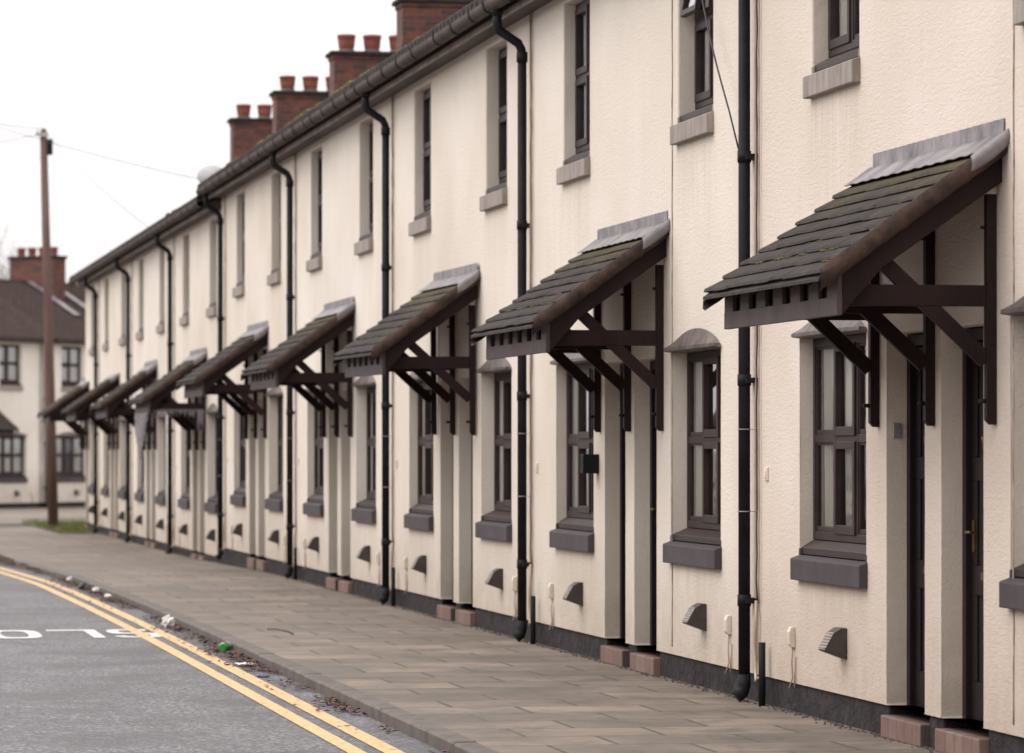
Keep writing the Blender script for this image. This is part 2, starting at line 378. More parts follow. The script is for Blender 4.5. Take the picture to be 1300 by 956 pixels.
# ------------------------------------------------------------------ windows
def window(parent, name, yc, w, z0, z1, lights, ztr, sillmat, hood, recess=.12, openlight=False, curtain=True, rr=None):
    """frame bottom z0, head z1"""
    key = ('win', recess, round(w, 3), round(z0, 3), round(z1, 3), lights, openlight)
    xf = recess-.01
    lw = (w-.03)/lights
    def fr():
        m = MB()
        ya, yb = -w/2, w/2
        m.box(xf, xf+.075, ya, ya+.045, z0, z1); m.box(xf, xf+.075, yb-.045, yb, z0, z1)
        m.box(xf, xf+.075, ya+.045, yb-.045, z1-.05, z1); m.box(xf, xf+.075, ya+.045, yb-.045, z0, z0+.05)
        for k in range(1, lights):
            yy = ya+.015+lw*k; m.box(xf+.001, xf+.075, yy-.022, yy+.022, z0+.05, z1-.05)
        for k in range(lights):
            a = ya+.045 if k == 0 else ya+.015+lw*k+.022
            b = yb-.045 if k == lights-1 else ya+.015+lw*(k+1)-.022
            m.box(xf+.002, xf+.075, a, b, ztr-.024, ztr+.024)
            if k % 2 == (0 if lights == 3 else 0) or lights == 2:
                pass
            if (lights == 3 and k == 1) or lights == 2 and k == 1:
                for q0, q1 in ((z0+.05, ztr-.024), (ztr+.024, z1-.05)):   # casement sashes
                    c = .036; xs = xf-.012
                    m.box(xs, xf+.05, a-.008, a+c, q0-.008, q1+.008); m.box(xs, xf+.05, b-c, b+.008, q0-.008, q1+.008)
                    m.box(xs+.001, xf+.05, a+c, b-c, q0-.008, q0+c+.008); m.box(xs+.001, xf+.05, a+c, b-c, q1-c, q1+.008)
            else:
                for q0, q1 in ((z0+.05, ztr-.024), (ztr+.024, z1-.05)):
                    if openlight and k == lights-1 and q1 > ztr+.1: continue
                    c = .014; xs = xf+.008
                    m.box(xs, xf+.06, a, a+c, q0, q1); m.box(xs, xf+.06, b-c, b, q0, q1)
                    m.box(xs+.001, xf+.06, a+c, b-c, q0, q0+c*2); m.box(xs+.001, xf+.06, a+c, b-c, q1-c, q1)
        # timber sub-sill
        m.prism([(.012, z0-.085), (.012, z0-.045), (xf-.002, z0-.004), (xf+.05, z0-.004), (xf+.05, z0-.085)], ya+.004, yb-.004)
        return m.mesh('window', M['frame'])
    f = link(cached(key, fr), name, parent, .003, (0, yc, 0))
    def gl():
        m = MB()
        xg = xf+.020; m.face([(xg, -w/2+.03, z0+.03), (xg, w/2-.03, z0+.03), (xg, w/2-.03, z1-.03), (xg, -w/2+.03, z1-.03)])
        me = m.mesh('pane', M['glass'])
        if me.polygons[0].normal.x > 0: me.flip_normals()
        return me
    link(cached(key+('g',), gl), 'pane', f)
    if curtain:
        kk = rr.randint(0, 3)
        def cu():
            m = MB(); n = 60; xc = xf+.06
            segs = [(-w/2, w/2)] if kk == 0 else ([(-w/2, -.06*w), (.14*w, w/2)] if kk == 1 else ([(-w/2, -.22*w), (.2*w, w/2)] if kk == 2 else [(-w/2, w/2)]))
            for a, b in segs:
                m.grid(n, 6, lambda i, j: (xc+.016*math.sin(i*1.35+.4*math.sin(i*.5))+.01*math.sin(i*.31)*j/5, a+(b-a)*i/(n-1), z0+.02+(z1-z0-.04)*j/5))
            return m.mesh('curtain', M['curtain'])
        link(cached(key+('c', kk), cu), 'curtain', f)
    def si():
        m = MB(); a, b = -w/2-.03, w/2+.03; zt, zb = z0-.11, z0-.235
        m.prism([(-.05, zb), (-.05, zt), (.0, zt+.018), (xf, zt+.025), (xf, zt-.02), (.004, zt-.02), (.004, zb)], a, b)
        m.box(-.002, .03, a+.012, a+.045, zt+.014, zt+.06); m.box(-.002, .03, b-.045, b-.012, zt+.014, zt+.06)   # end stools
        return m.mesh('sill', sillmat)
    link(cached(key+('s', sillmat.name), si), 'sill', f, .006)
    if hood:
        def ho():
            m = MB(); a, b = -w/2-.03, w/2+.005; n = 14; zt = z1+.015; H = .12; pr = .05
            arc = [(a+.03+(b-a-.06)*i/n, zt+.012+H*(1-(2*i/n-1)**2)**.8) for i in range(n+1)]
            top = [m.bm.verts.new((-.002, y, z)) for y, z in arc]
            fr_ = [m.bm.verts.new((-pr, a+(b-a)*i/n, zt+.018)) for i in range(n+1)]
            fb = [m.bm.verts.new((-pr, a+(b-a)*i/n, zt-.006)) for i in range(n+1)]
            bk = [m.bm.verts.new((-.002, a+(b-a)*i/n, zt-.012)) for i in range(n+1)]
            for A, B in ((top, fr_), (fr_, fb), (fb, bk), (bk, top)):
                for i in range(n):
                    m.bm.faces.new([A[i], A[i+1], B[i+1], B[i]])
            for e in (0, n): m.bm.faces.new([top[e], fr_[e], fb[e], bk[e]])
            m.box(.0, xf, -w/2, w/2, z1+.001, z1+.03)
            return m.mesh('hood', M['hood'])
        link(cached(key+('h',), ho), 'hood', f, .004)
    if openlight:   # top-hung sash pushed open
        k = lights-1 
        a = -w/2+.015+lw*k+.024; b = w/2-.047
        q0, q1 = ztr+.03, z1-.055
        ang = R(10); m = MB(); c = .04; L = q1-q0
        for bx in ((-.02, .02, a, a+c, -L, 0), (-.02, .02, b-c, b, -L, 0), (-.019, .02, a+c, b-c, -L, -L+c), (-.019, .02, a+c, b-c, -c, 0)): m.box(*bx)
        o = m.build('sash', M['frame'], f, .003); o.location = (xf-.01, 0, q1); o.rotation_euler = (0, ang, 0)
        # rotation about y: bottom swings towards the street
        g = MB(); g.face([(0, a+c-.01, -L+c-.01), (0, b-c+.01, -L+c-.01), (0, b-c+.01, -c+.01), (0, a+c-.01, -c+.01)])
        me = g.mesh('pane', M['glass'])
        if me.polygons[0].normal.x > 0: me.flip_normals()
        go = link(me, 'pane', f); go.location = o.location; go.rotation_euler = o.rotation_euler
    return f

# ------------------------------------------------------------------ doors
def door(parent, ya, yb, rr, mirrored=False):
    r = .11; z0, z1 = .13, 2.15
    m = MB()
    m.box(r, r+.07, ya, ya+.06, z0, z1); m.box(r, r+.07, yb-.06, yb, z0, z1); m.box(r, r+.07, ya+.06, yb-.06, z1-.06, z1)
    a, b = ya+.062, yb-.062; x = r+.03
    m.box(x+.012, x+.05, a, b, z0+.01, z1-.062)
    for q0, q1 in ((z0+.012, .36), (.80, .95), (1.38, 1.50), (1.96, z1-.064)): m.box(x, x+.012, a, b, q0, q1)
    yc = (a+b)/2
    for q0, q1 in ((.36, .80), (.95, 1.38), (1.50, 1.96)):
        for y0, y1 in ((a, a+.09), (yc-.05, yc+.05), (b-.09, b)): m.box(x+.001, x+.012, y0, y1, q0, q1)
    d = m.build('door', M['door'], parent, .004)
    MB().box(x-.008, x, yc-.12, yc+.12, .98-.10, .98-.06).build('letterbox', M['brass'], d, .002)
    h = MB(); yh = b-.05 if mirrored else a+.05
    h.box(x-.006, x, yh-.018, yh+.018, 1.02, 1.18); h.tube([(x-.006, yh, 1.12), (x-.045, yh, 1.12), (x-.047, yh+(-.09 if mirrored else .09), 1.12)], .008)
    h.build('door_handle', M['brass'], d)
    k = MB(); k.tube([(x-.004, yc, 1.62), (x-.03, yc, 1.60), (x-.032, yc, 1.50), (x-.004, yc, 1.49)], .010); k.build('door_knocker', M['brass'], d)
    return d

# ------------------------------------------------------------------ parts shared by houses
def downpipe(parent, y, zg=5.06, big=True):
    m = MB(); r = .037
    m.tube([(-.27, y, zg-.02), (-.27, y, zg-.14), (-.255, y, zg-.19), (-.10, y, zg-.29), (-.075, y, zg-.34), (-.07, y, zg-.42)], r, 12)
    m.tube([(-.27, y, zg), (-.27, y, zg-.07)], r+.009, 12); m.tube([(-.07, y, zg-.36), (-.07, y, zg-.44)], r+.009, 12)
    m.tube([(-.07, y, zg-.40), (-.07, y, .10)], r, 12)
    m.tube([(-.07, y, .17), (-.07, y, .10), (-.08, y, .06), (-.12, y-.0, .03)], [r+.003]*4, 12)
    for z in (3.32, 1.96, .62):
        m.tube([(-.07, y, z-.035), (-.07, y, z+.035)], r+.006, 12); m.box(-.075, -.0, y-.075, y+.075, z-.018, z+.014)
    p = m.build('downpipe', M['pipe'], parent)
    t = MB()
    for z in (1.16, 1.66): t.tube([(-.07+.040*math.cos(a), y+.040*math.sin(a)-(.0), z) for a in [k*math.pi/8 for k in range(17)]], .004, 6); t.tube([(-.03, y-.04, z), (-.01, y-.12, z+.004)], .003, 6)
    t.build('cable_tie', M['grille'], p)
    c = MB(); rr = random.Random(int(y*100+parent.location.y*10))
    def wav(y0, z0, z1, amp):
        n = 30; return [(-.012-.006*abs(math.sin(i*1.7)), y0+amp*math.sin(i*.9+rr.random()), z0+(z1-z0)*i/n) for i in range(n+1)]
    c.tube(wav(y-.068, .25, 5.0, .005), .007, 6); c.tube(wav(y-.15, .6, 5.0, .003), .0055, 6)
    c.tube([(-.02, y-.10, .62), (-.03, y-.13, .5), (-.03, y-.10, .35), (-.03, y-.12, .2), (-.05, y-.22, .14), (-.08, y-.38, .17)], .010, 6)
    c.build('cable', M['cable'], parent)
    w = MB(); w.tube(wav(y-.10, .62, 4.95, .006), .004, 6); w.build('cable', M['wire'], parent)

def gas_vent(parent, y):
    def mk():
        m = MB(); w = .075
        prof = [(0, .37), (0, .545), (-.035, .545), (-.075, .52), (-.128, .425), (-.122, .415)]
        m.prism(prof, -w, w)
        return m.mesh('vent_hood', M['vent'])
    v = link(cached('vent', mk), 'vent_hood', parent, .003, (0, y, 0))
    def gr():
        m = MB(); d = Vector((-.053, 0, -.095)); nrm = Vector((-.095, 0, .053)).normalized()*.002
        p = Vector((-.075, 0, .52))
        a, b = p+nrm+Vector((0, -.074, 0)), p+d+nrm+Vector((0, -.074, 0))
        m.bm.faces.new(m.verts([a, b, b+Vector((0, .148, 0)), a+Vector((0, .148, 0))]))
        for k in range(6):
            q = p+d*(k+.5)/6+nrm*2
            m.tube([q+Vector((0, -.07, 0)), q+Vector((0, .07, 0))], .003, 5)
        return m.mesh('grille', M['grille'])
    link(cached('grille', gr), 'grille', v)

def cable_box(parent, y):
    def mk():
        m = MB(); m.prism([(0, .38), (0, .50), (-.025, .50), (-.038, .47), (-.034, .40), (-.02, .38)], -.032, .032); return m.mesh('cable_box', M['ivory'])
    b = link(cached('cbox', mk), 'cable_box', parent, .005, (0, y, 0))
    def wr():
        m = MB(); m.tube([(-.01, .005, .38), (-.014, .002, .28), (-.010, -.004, .20), (-.03, .0, .14)], .005, 6); m.tube([(-.01, -.06, .33), (-.012, -.058, .15)], .006, 6); return m.mesh('lead_wire', M['cable'])
    link(cached('cwr', wr), 'lead_wire', b)

def chimney(parent, y0, ztop, base=5.6, x0=2.3, w=1.25, npots=3, pitch=.40, dy=.56):
    m = MB(); m.box(x0, x0+w, y0, y0+dy, base, ztop-.12)
    m.box(x0-.02, x0+w+.02, y0-.02, y0+dy+.02, ztop-.12, ztop-.06)
    c = m.build('chimney', M['brick'], parent, .006)
    MB().box(x0-.06, x0+w+.06, y0-.06, y0+dy+.06, ztop-.06, ztop).build('cap', M['plinth'], c, .01)
    for k in range(npots):
        p = MB(); px = x0+.23+pitch*k; z = ztop+.0
        prof = [(.085, z), (.095, z+.03), (.122, z+.07), (.134, z+.16), (.138, z+.225), (.147, z+.23), (.147, z+.275), (.125, z+.28), (.115, z+.27), (.10, z+.10)]
        p.lathe(prof, px, y0+dy/2, 20)
        p.build('chimney_pot', M['pot'], c)
    f = MB(); f.lathe([(.17, ztop-.005), (.12, ztop+.045), (.09, ztop+.05)], x0+.23, y0+dy/2, 14)
    for k in range(1, npots): f.lathe([(.17, ztop-.005), (.12, ztop+.045), (.09, ztop+.05)], x0+.23+pitch*k, y0+dy/2, 14)
    f.build('flaunching', M['kerb'], c)

def main_roof(parent, y0, y1, mat, rib=.085, drop=0):
    m = MB(); nx = 13; dy = rib/4.0 if (y1-y0) < 6 else rib/4
    ny = int((y1-y0)/(.20/12))+1
    xe, ze, xr, zr = -.345, 5.104, 2.9, 6.99
    us = []
    for k in range(nx): us += [k/nx, (k+.985)/nx]
    def pt(i, j):
        u = us[i]; y = y0+(y1-y0)*j/(ny-1)
        k = int(u*nx+1e-6); fr_ = u*nx-k
        return (xe+(xr-xe)*u, y, ze+(zr-ze)*u+.012*(1-fr_)+.068*max(0, math.sin(2*math.pi*y/.20))**.5)
    m.grid(len(us), ny, pt, False)
    # lip of the eave course and flat underside
    m.grid(2, ny, lambda i, j: (xe, y0+(y1-y0)*j/(ny-1), ze-.02 if i else pt(0, j)[2]), False)
    m.face([(xe, y0, ze-.021), (xr, y0, zr-.04), (xr, y1, zr-.04), (xe, y1, ze-.021)])
    for yy in (y0, y1): m.face([(xe, yy, ze-.021), (xe, yy, ze+.02), (xr, yy, zr+.02), (xr, yy, zr-.04)])
    m.face([(xr, y0, zr), (xr, y1, zr), (xr+3.3, y1, ze), (xr+3.3, y0, ze)])
    r = m.build('roof', mat, parent)
    c = MB(); c.tube([(xr, y0, zr+.0), (xr, y1, zr+.0)], .09, 10); c.build('ridge_tiles', mat, r)
    return r

def gutter(parent, y0, y1):
    m = MB(); cx, cz, r = -.295, 5.092, .060; n = 10; t = .006
    out = [(cx+r*math.cos(math.pi+math.pi*k/n), cz+r*1.05*math.sin(math.pi+math.pi*k/n)) for k in range(n+1)]
    inn = [(cx+(r-t)*math.cos(math.pi+math.pi*k/n), cz+(r*1.05-t)*math.sin(math.pi+math.pi*k/n)) for k in range(n+1)]
    m.prism([(cx-r, cz+.02)]+out+[(cx+r, cz+.02)]+[(cx+r-t, cz+.02)]+inn[::-1]+[(cx-r+t, cz+.02)], y0, y1)
    g = m.build('gutter', M['gutter'], parent)
    def br():
        b = MB(); pts = [(cx+(r+.009)*math.cos(math.pi+math.pi*k/n), 0, cz+(r*1.05+.009)*math.sin(math.pi+math.pi*k/n)) for k in range(n+1)]
        pts = [(cx-r-.012, 0, cz+.03)]+pts+[(-.17, 0, cz+.03)]
        P_ = [(p[0], p[2]) for p in pts]; Q = [(p[0]+(.006 if p[0] < cx else -.006), p[2]+.004) for p in pts]
        b.prism(P_+Q[::-1], -.018, .018); return b.mesh('gutter_bracket', M['pipe'])
    y = y0+.35
    while y < y1-.1:
        link(cached('gbr', br), 'gutter_bracket', g, 0, (0, y, 0)); y += .92
    return g

def house(cy, side, width, zoff=0, wall='wallA', root=None, rz=0, chim=None, ypipe=None, rr=None, moss=0, openlight=False, upcurt=True, curt=True, bell=False, lamp=False, post=False, bracket=False, plate=True, name='terraced_house', roofmat='roof', doors=True, top=True):
    """side=+1 house A spans 0..width, side=-1 house B spans -width..0 ; local origin = line between the twin doors"""
    y0, y1 = (0, width) if side > 0 else (-width, 0)
    h = root or empty(name, (0, cy, zoff), rz)
    yw = 2.04*side+(.0 if side > 0 else .01); yu = 1.97 if side > 0 else -2.03
    ww, wu = 1.46, 1.02
    if side > 0: d0, d1 = .17, .90
    else: d0, d1 = -.86, -.13
    H = 5.01
    holes = [(yw-ww/2, yw+ww/2, .905, 2.20), (yu-wu/2, yu+wu/2, 3.685, 4.93)]
    if doors: holes.append((d0, d1, .17, 2.16))
    facade(y0, y1, .17, H, holes, .20, M[wall], h)
    # body behind: side walls, back, dark backing to the rooms
    m = MB()
    for yy in (y0+.002, y1-.002):
        m.face([(.25, yy, 0), (6, yy, 0), (6, yy, 5.1), (2.9, yy, 6.95), (.25, yy, 5.35)])
    m.face([(6, y0, 0), (6, y1, 0), (6, y1, 5.2), (6, y0, 5.2)])
    m.build('side_wall', M[wall], h)
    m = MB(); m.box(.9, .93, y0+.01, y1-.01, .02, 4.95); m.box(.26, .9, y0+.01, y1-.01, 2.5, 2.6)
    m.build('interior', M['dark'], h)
    # plinth with the door gap
    m = MB()
    segs = [(y0, d0-.02), (d1+.02, y1)] if doors else [(y0, y1)]
    for a, b in segs:
        if b > a: m.box(.018, .2, a, b, -.25, .172)
    m.build('plinth', M['plinth'], h, .01)
    if doors:
        s = MB(); s.box(-.03, .17, d0-.018, d1+.018, -.2, .118)
        st = s.build('doorstep', M['step'], h, .008)
        door(h, d0, d1, rr, side < 0)
    window(h, 'window', yw, ww, 1.015, 2.18, 3, 1.60, M['sill'], True, rr=rr, curtain=curt, recess=.09 if side > 0 else .12)
    window(h, 'upper_window', yu, wu, 3.79, 4.925, 2, 4.36, M['sill2'], False, rr=rr, openlight=openlight, curtain=upcurt, recess=.105 if side > 0 else .125)
    gas_vent(h, yw-.26)
    if plate:
        m = MB(); yy = 3.55 if side > 0 else -3.0
        if side > 0:
            m.box(-.012, 0, yy-.035, yy+.035, 1.35, 1.43); m.box(-.018, -.012, yy-.022, yy+.022, 1.365, 1.415); m.build('wall_plate', M['cream_block'], h, .003)
    cable_box(h, 2.90 if side > 0 else -(min(3.02, width-.12)))
    # eaves
    m = MB(); m.prism([(-.003, H-.004), (-.165, H-.004), (-.165, H+.10), (-.003, H+.15)], y0, y1)
    m.build('soffit', M['fascia'], h, .003)
    m = MB(); m.prism([(-.167, H-.014), (-.190, H-.022), (-.190, H+.034), (-.167, H+.046)], y0, y1)
    m.build('eaves_strip', M['soffit'], h, .003)
    main_roof(h, y0, y1, M[roofmat])
    g = gutter(h, y0, y1)
    if moss:
        m = MB(); q = random.Random(int(cy))
        for _ in range(moss):
            y = q.uniform(y0, y1)
            if q.random() < .5: y = y0+.3+abs(q.gauss(0, .8))*1.0
            y = min(max(y, y0+.05), y1-.05)
            r = q.uniform(.015, .05)
            mat = Matrix.Translation((-.33+q.uniform(0, .45), y, 5.20)) @ Matrix.Diagonal((1, 1.5, .8, 1))
            x = mat.translation.x; mat.translation.z = 5.185+(x+.33)*.577
            bmesh.ops.create_icosphere(m.bm, subdivisions=1, radius=r, matrix=mat)
        m.build('moss', M['moss'], h)['kind'] = 'stuff'
    if ypipe is not None: downpipe(h, ypipe-.25)
    if post:
        p = MB(); yy = ypipe-.62; p.tube([(-.05, yy, -.02), (-.05, yy, .38)], .021, 10)
        p.build('pipe_stub', M['pipe'], h)
    if bell:
        MB().box(.03, .075, d1-.022, d1+.001, 1.60, 1.68).build('door_bell', M['steel'], h, .003)
    if lamp:
        m = MB(); m.box(-.12, 0, d1+.20, d1+.32, 1.36, 1.50); l = m.build('wall_lamp', M['pipe'], h, .006)
    if bracket:
        m = MB(); m.tube([(-.22, -1.0, 5.17), (-.24, -1.0, 5.30)], .012, 6); m.lathe([(.0, 5.29), (.03, 5.30), (.035, 5.33), (.02, 5.36), (.005, 5.365)], -.24, -1.0, 10); m.build('cable_bracket', M['steel'], h)
    if chim: chimney(h, chim[0]-cy, chim[1]-zoff)
    if side < 0 and width > 2 and top:
        m = MB(); q_ = random.Random(int(cy*3)); m.tube([(-.004, -1.36+.004*math.sin(k*1.3)+q_.uniform(-.002, .002), .22+4.7*k/40) for k in range(41)], .004, 5); m.build('wall_cable', M['rust'], h)
    return h

# ------------------------------------------------------------------ porch canopy
def zr(p): return 3.03-.717*p
def make_canopy(half=False):
    h = empty('porch_canopy', (0, 0, 0))
    T1 = 1.26; T0 = -1.24
    # tiles
    m = MB(); nc = 9; n = int((T1-T0)/.0125)
    for k in range(nc):
        u0, u1 = k/nc, (k+1)/nc
        pu = lambda u: .92*u
        prof = []   # upper start, lower top, lower lip
        rr = random.Random(k); sh = rr.uniform(-.004, .004); jit = [rr.uniform(-.004, .004) for _ in range(12)]
        xo = (k % 2)*.15
        rows = [[], [], [], []]
        for i in range(n+1):
            y = T0+(T1-T0)*i/n
            tile = int((y+2+xo)/.30); fy = ((y+2+xo)/.30) % 1
            w = .0045*abs(math.sin(math.pi*(y+xo)/.05))
            dz = jit[tile % 12]*.8+w-(.006 if fy < .03 else 0)
            dp = jit[(tile+3) % 12]
            pa, pb = pu(u0), pu(u1)+dp
            for row, (p_, z_) in zip(rows, ((pa-.045 if k else pa, zr(pa-.045 if k else pa)+.001), (pb, zr(pb)+.030+dz), (pb+.005, zr(pb)+.014+dz), (pb-.045, zr(pb)+.010))):
                row.append(m.bm.verts.new((-p_, y, z_)))
        for A, B in zip(rows, rows[1:]):
            for i in range(n): m.bm.faces.new([A[i], A[i+1], B[i+1], B[i]])
        for e in (0, n): m.bm.faces.new([r[e] for r in rows])
    # underside boarding
    m.prism([(0, zr(0)-.03), (-.93, zr(.93)-.018), (-.93, zr(.93)-.002), (0, zr(0)-.004)], T0+.02, T1-.02)
    tiles = m.build('tiles', M['ctile'], h)
    q = random.Random(3); m = MB()
    for _ in range(22):
        k = q.choice((4, 6, 7, 7, 8, 8)); u = k/nc; p = .92*u; y = q.uniform(T0+.1, T1-.2); r = q.uniform(.008, .022)
        for __ in range(q.randint(1, 5)):
            mat = Matrix.Translation((-p-.004, y+q.uniform(-.06, .06), zr(p)+.010)) @ Matrix.Diagonal((1, 2.2, .45, 1))
            bmesh.ops.create_icosphere(m.bm, subdivisions=1, radius=r*q.uniform(.5, 1), matrix=mat)
    m.build('moss', M['moss'], tiles)['kind'] = 'stuff'
    # verges: brown mortar bed under the end tiles
    for s in (-1, 1):
        m = MB(); n = 26; pts = []
        qq = random.Random(s+5)
        def vg(i, j):
            p = .93*i/n; a = [(-.035, .042), (.0, .044), (.012, .006), (.008, -.052), (-.05, -.07)][j]
            w = qq.uniform(-.004, .004)
            if s > 0: return (-p, T1-.03+a[0]+w, zr(p)+a[1]*.5-.045+w)
            return (-p, -(T1-.010+a[0]+w), zr(p)+a[1]+w)
        m.grid(n+1, 5, vg); m.build('verge', M['mortar'], h)
    # lead flashing
    m = MB(); n = 60
    m.grid(n+1, 2, lambda i, j: (-.006, T0+.02+(1.14-T0-.02)*i/n, (3.045 if j == 0 else 3.135+.0015*math.sin(i*2.1))), False)
    m.grid(n+1, 2, lambda i, j: (-.003 if j == 0 else -.0065, T0+.02+(1.14-T0-.02)*i/n, 3.135+.0015*math.sin(i*2.1)), False)
    m.grid(n+1, 5, lambda i, j: (-(.005+.135*j/4), T0-.012+(T1-T0+.0)*i/n, zr(.005+.135*j/4)+.038+.003*math.sin(i*1.3+j)), True)
    for s in (-1,):
        m.grid(9, 7, lambda i, j: (-(.0+.19*i/8), -T1-.024-[-.012, .0, .006, .006, .004, .0, -.004][j], zr(.19*i/8)+.054-.0125*j-(.012*math.sin(i/8*3.1) if j == 6 else 0)), True)
    fl = m.build('flashing', M['lead'], h)
    so = fl.modifiers.new('t', 'SOLIDIFY'); so.thickness = .004; so.offset = 1
    # barge boards and rafters
    for s in (-1, 1):
        m = MB(); a, b = sorted((s*1.13, s*1.17))
        m.prism([(0, zr(0)-.075), (-.82, zr(.82)-.06), (-.82, 2.19), (-.80, 2.185), (-.60, zr(.60)-.185), (0, zr(0)-.195)], a, b)
        m.build('barge_board', M['trim'], h, .004)
    m = MB()
    for y in (-.75, -.37, .37, .75):
        m = MB(); m.prism([(-.02, zr(0)-.035), (-.86, zr(.86)-.03), (-.86, zr(.86)-.07), (-.02, zr(0)-.12)], y-.022, y+.022); m.build('rafter', M['trim'], h)
    # fascia with toothed filler
    m = MB(); m.box(-.828, -.80, -1.175, 1.175, 2.185, 2.275)
    y = -1.175
    while y < 1.1:
        m.box(-.826, -.802, y, y+.19, 2.272, 2.385); y += .36
    m.build('fascia', M['fascia'], h, .003)
    m = MB(); m.box(-.79, -.77, -1.1, 1.1, 2.27, 2.40); m.build('eaves_strip', M['dark'], h)  # black strip behind the fascia teeth: shade of the holes put into colour
    # trusses
    for t in (-1.06, 0, 1.06):
        a, b = t-.026, t+.026
        ztop = 2.78 if t < -.5 else zr(.045)-.19
        m = MB(); m.prism([(-.003, 1.66), (-.003, ztop), (-.052, ztop), (-.052, 1.685), (-.030, 1.66)], a, b)
        p = m.build('post', M['trim'], h, .003)
        MB().tube([(-.05, t, 1.775), (-.085, t, 1.775)], .011, 8).build('bolt', M['pipe'], p); MB().tube([(-.05, t, 2.62), (-.075, t, 2.62)], .009, 8).build('bolt', M['pipe'], p)
        if t < -.5: MB().box(-.056, -.003, a-.004, b+.004, 2.781, 2.885).build('wood_block', M['cream_block'], p, .003)
        MB().box(-.80, -.053, a+.002, b-.002, 2.235, 2.338).build('beam', M['trim'], h, .003)
        m = MB(); A, B = Vector((-.05, 0, 1.97)), Vector((-.63, 0, 2.505)); d = (B-A).normalized(); nn = Vector((-d.z, 0, d.x))*.038
        m.prism([((A+nn).x, (A+nn).z), ((B+nn).x, (B+nn).z), ((B-nn).x, (B-nn).z), ((A-nn).x+.0, (A-nn).z)], a+.006, b-.006)
        m.build('brace', M['trim'], h, .003)
    return h

def copy_tree(o, parent=None):
    c = o.copy(); COL.objects.link(c); c.parent = parent
    for ch in list(o.children): copy_tree(ch, c)
    return c

# ------------------------------------------------------------------ the terrace
P = [23.6, 31.13, 38.6, 46.35, 54.2, 61.75, 69.8, 77.6]
OFF = .27
ORD = ['first', 'second', 'third', 'fourth', 'fifth', 'sixth', 'seventh', 'eighth', 'farthest']
walls = ['wallB', 'wallA', 'wallA', 'wallC', 'wallA', 'wallA', 'wallC', 'wallA', 'wallA']
def gz(y):
    K = ((47, 0), (60, -.11), (76, -.135), (110, -.29))
    if y <= 47: return 0
    for (a, p_), (b, q_) in zip(K, K[1:]):
        if y <= b: return p_+(q_-p_)*(y-a)/(b-a)
    return -.29
def zo(n): return 0 if n <= 4 else -.15
chims = {3: (45.2, 7.65), 4: (52.9, 7.66), 5: (59.9, 7.63), 6: (67.4, 7.69), 7: (74.3, 7.79)}
G1 = 'cream terraced houses of the long row'
for n in range(9):
    c = (P[n]-4.1) if n < 8 else 81.15
    rr = random.Random(40+n)
    if n < 8:
        la = f'cream terraced house with the left door under the {ORD[n]} porch canopy from the right'
        h = house(c, 1, 4.1+OFF, zo(n), walls[n], chim=chims.get(n), ypipe=4.1, rr=rr, moss=(60 if n == 3 else (10 if n in (1, 2, 4, 5) else 0)), bell=(n == 0), lamp=(n == 1), post=(n < 4))
        tag(h, la, 'house', G1)
    wB = (P[n]-4.1 if n < 8 else 81.15)-(P[n-1]+OFF) if n else 3.7
    lb = f'cream terraced house with the right door under the {ORD[n]} porch canopy from the right'
    if n == 8: lb = 'last cream terraced house at the far end of the long row, beside the utility pole'
    if n == 0: lb = 'cream terraced house cut off by the right edge, its doorway nearest the camera'
    h = house(c, -1, wB, zo(n), walls[n], rr=rr, moss=(45 if n == 3 else 20 if n == 4 else 0), openlight=(n == 1), top=(n < 2))
    tag(h, lb, 'house', G1)

G2 = 'tiled porch canopies along the row'
can = make_canopy(); first = True
look = ['largest, with grey lead flashing',
        'moss tufts on its dark tiles', 'mossy top tiles and dark brackets',
        'reddish brown verge, dark timber brackets', 'pale worn tiles, netting beside it',
        'lace netting hung from its front', 'mossy brown and blurred', 'small brown, last but one', '']
for n in range(9):
    c = (P[n]-4.1) if n < 8 else 81.3
    o = can if n == 0 else copy_tree(can)
    o.location = (0, c, zo(n)); q = random.Random(n+60)
    if n: o.rotation_euler = (R(q.uniform(-.35, .35)), R(q.uniform(-.5, .5)), 0)
    if n == 8: o.name = 'porch_canopy'
    tag(o, f'{ORD[n]} porch canopy from the right, {look[n]}' if n < 8 else 'smallest porch canopy at the far end of the row, beside the utility pole', 'canopy', G2)

# loose cable slung from the eaves to the first downpipe
m = MB(); A, B = Vector((-.05, 24.95, 4.97)), Vector((-.10, 23.62, 3.62))
m.tube([A.lerp(B, k/12)+Vector((-.02*math.sin(math.pi*k/12), -.10*math.sin(math.pi*k/12)*.3, -.06*math.sin(math.pi*k/12))) for k in range(13)]+[(-.05, 23.50, 3.3)], .006, 6)
tag(m.build('cable', M['wire']), 'thin black cable slung from the eaves across the cream wall to the nearest downpipe', 'cable')

# party-wall joint beads (fine raised line on the wall)
# satellite dish
d = empty('satellite_dish', (.25, 57.9, 5.35))
tag(d, 'small grey satellite dish standing above the gutter left of the last chimney', 'satellite dish')
m = MB(); n = 24
def dish(i, j):
    r = .22*i/6; a = 2*math.pi*j/n
    return (r*math.cos(a), .18*r*r/.22*1.2, r*math.sin(a)*.72)
m.grid(7, n+1, dish); o = m.build('reflector', M['dish'], d); o.location = (-.05, 0, .22); o.rotation_euler = (R(-12), 0, R(-20)); sm = o.modifiers.new('s', 'SOLIDIFY'); sm.thickness = .008
m = MB(); m.tube([(0, 0, -.3), (0, .03, .05), (-.04, .04, .2)], .014, 8); m.build('mast', M['steel'], d)
m = MB(); m.tube([(-.05, .02, .08), (-.1, -.22, .12)], .008, 6); m.tube([(-.1, -.2, .12), (-.1, -.27, .15)], .025, 8); m.build('feed_arm', M['steel'], d)

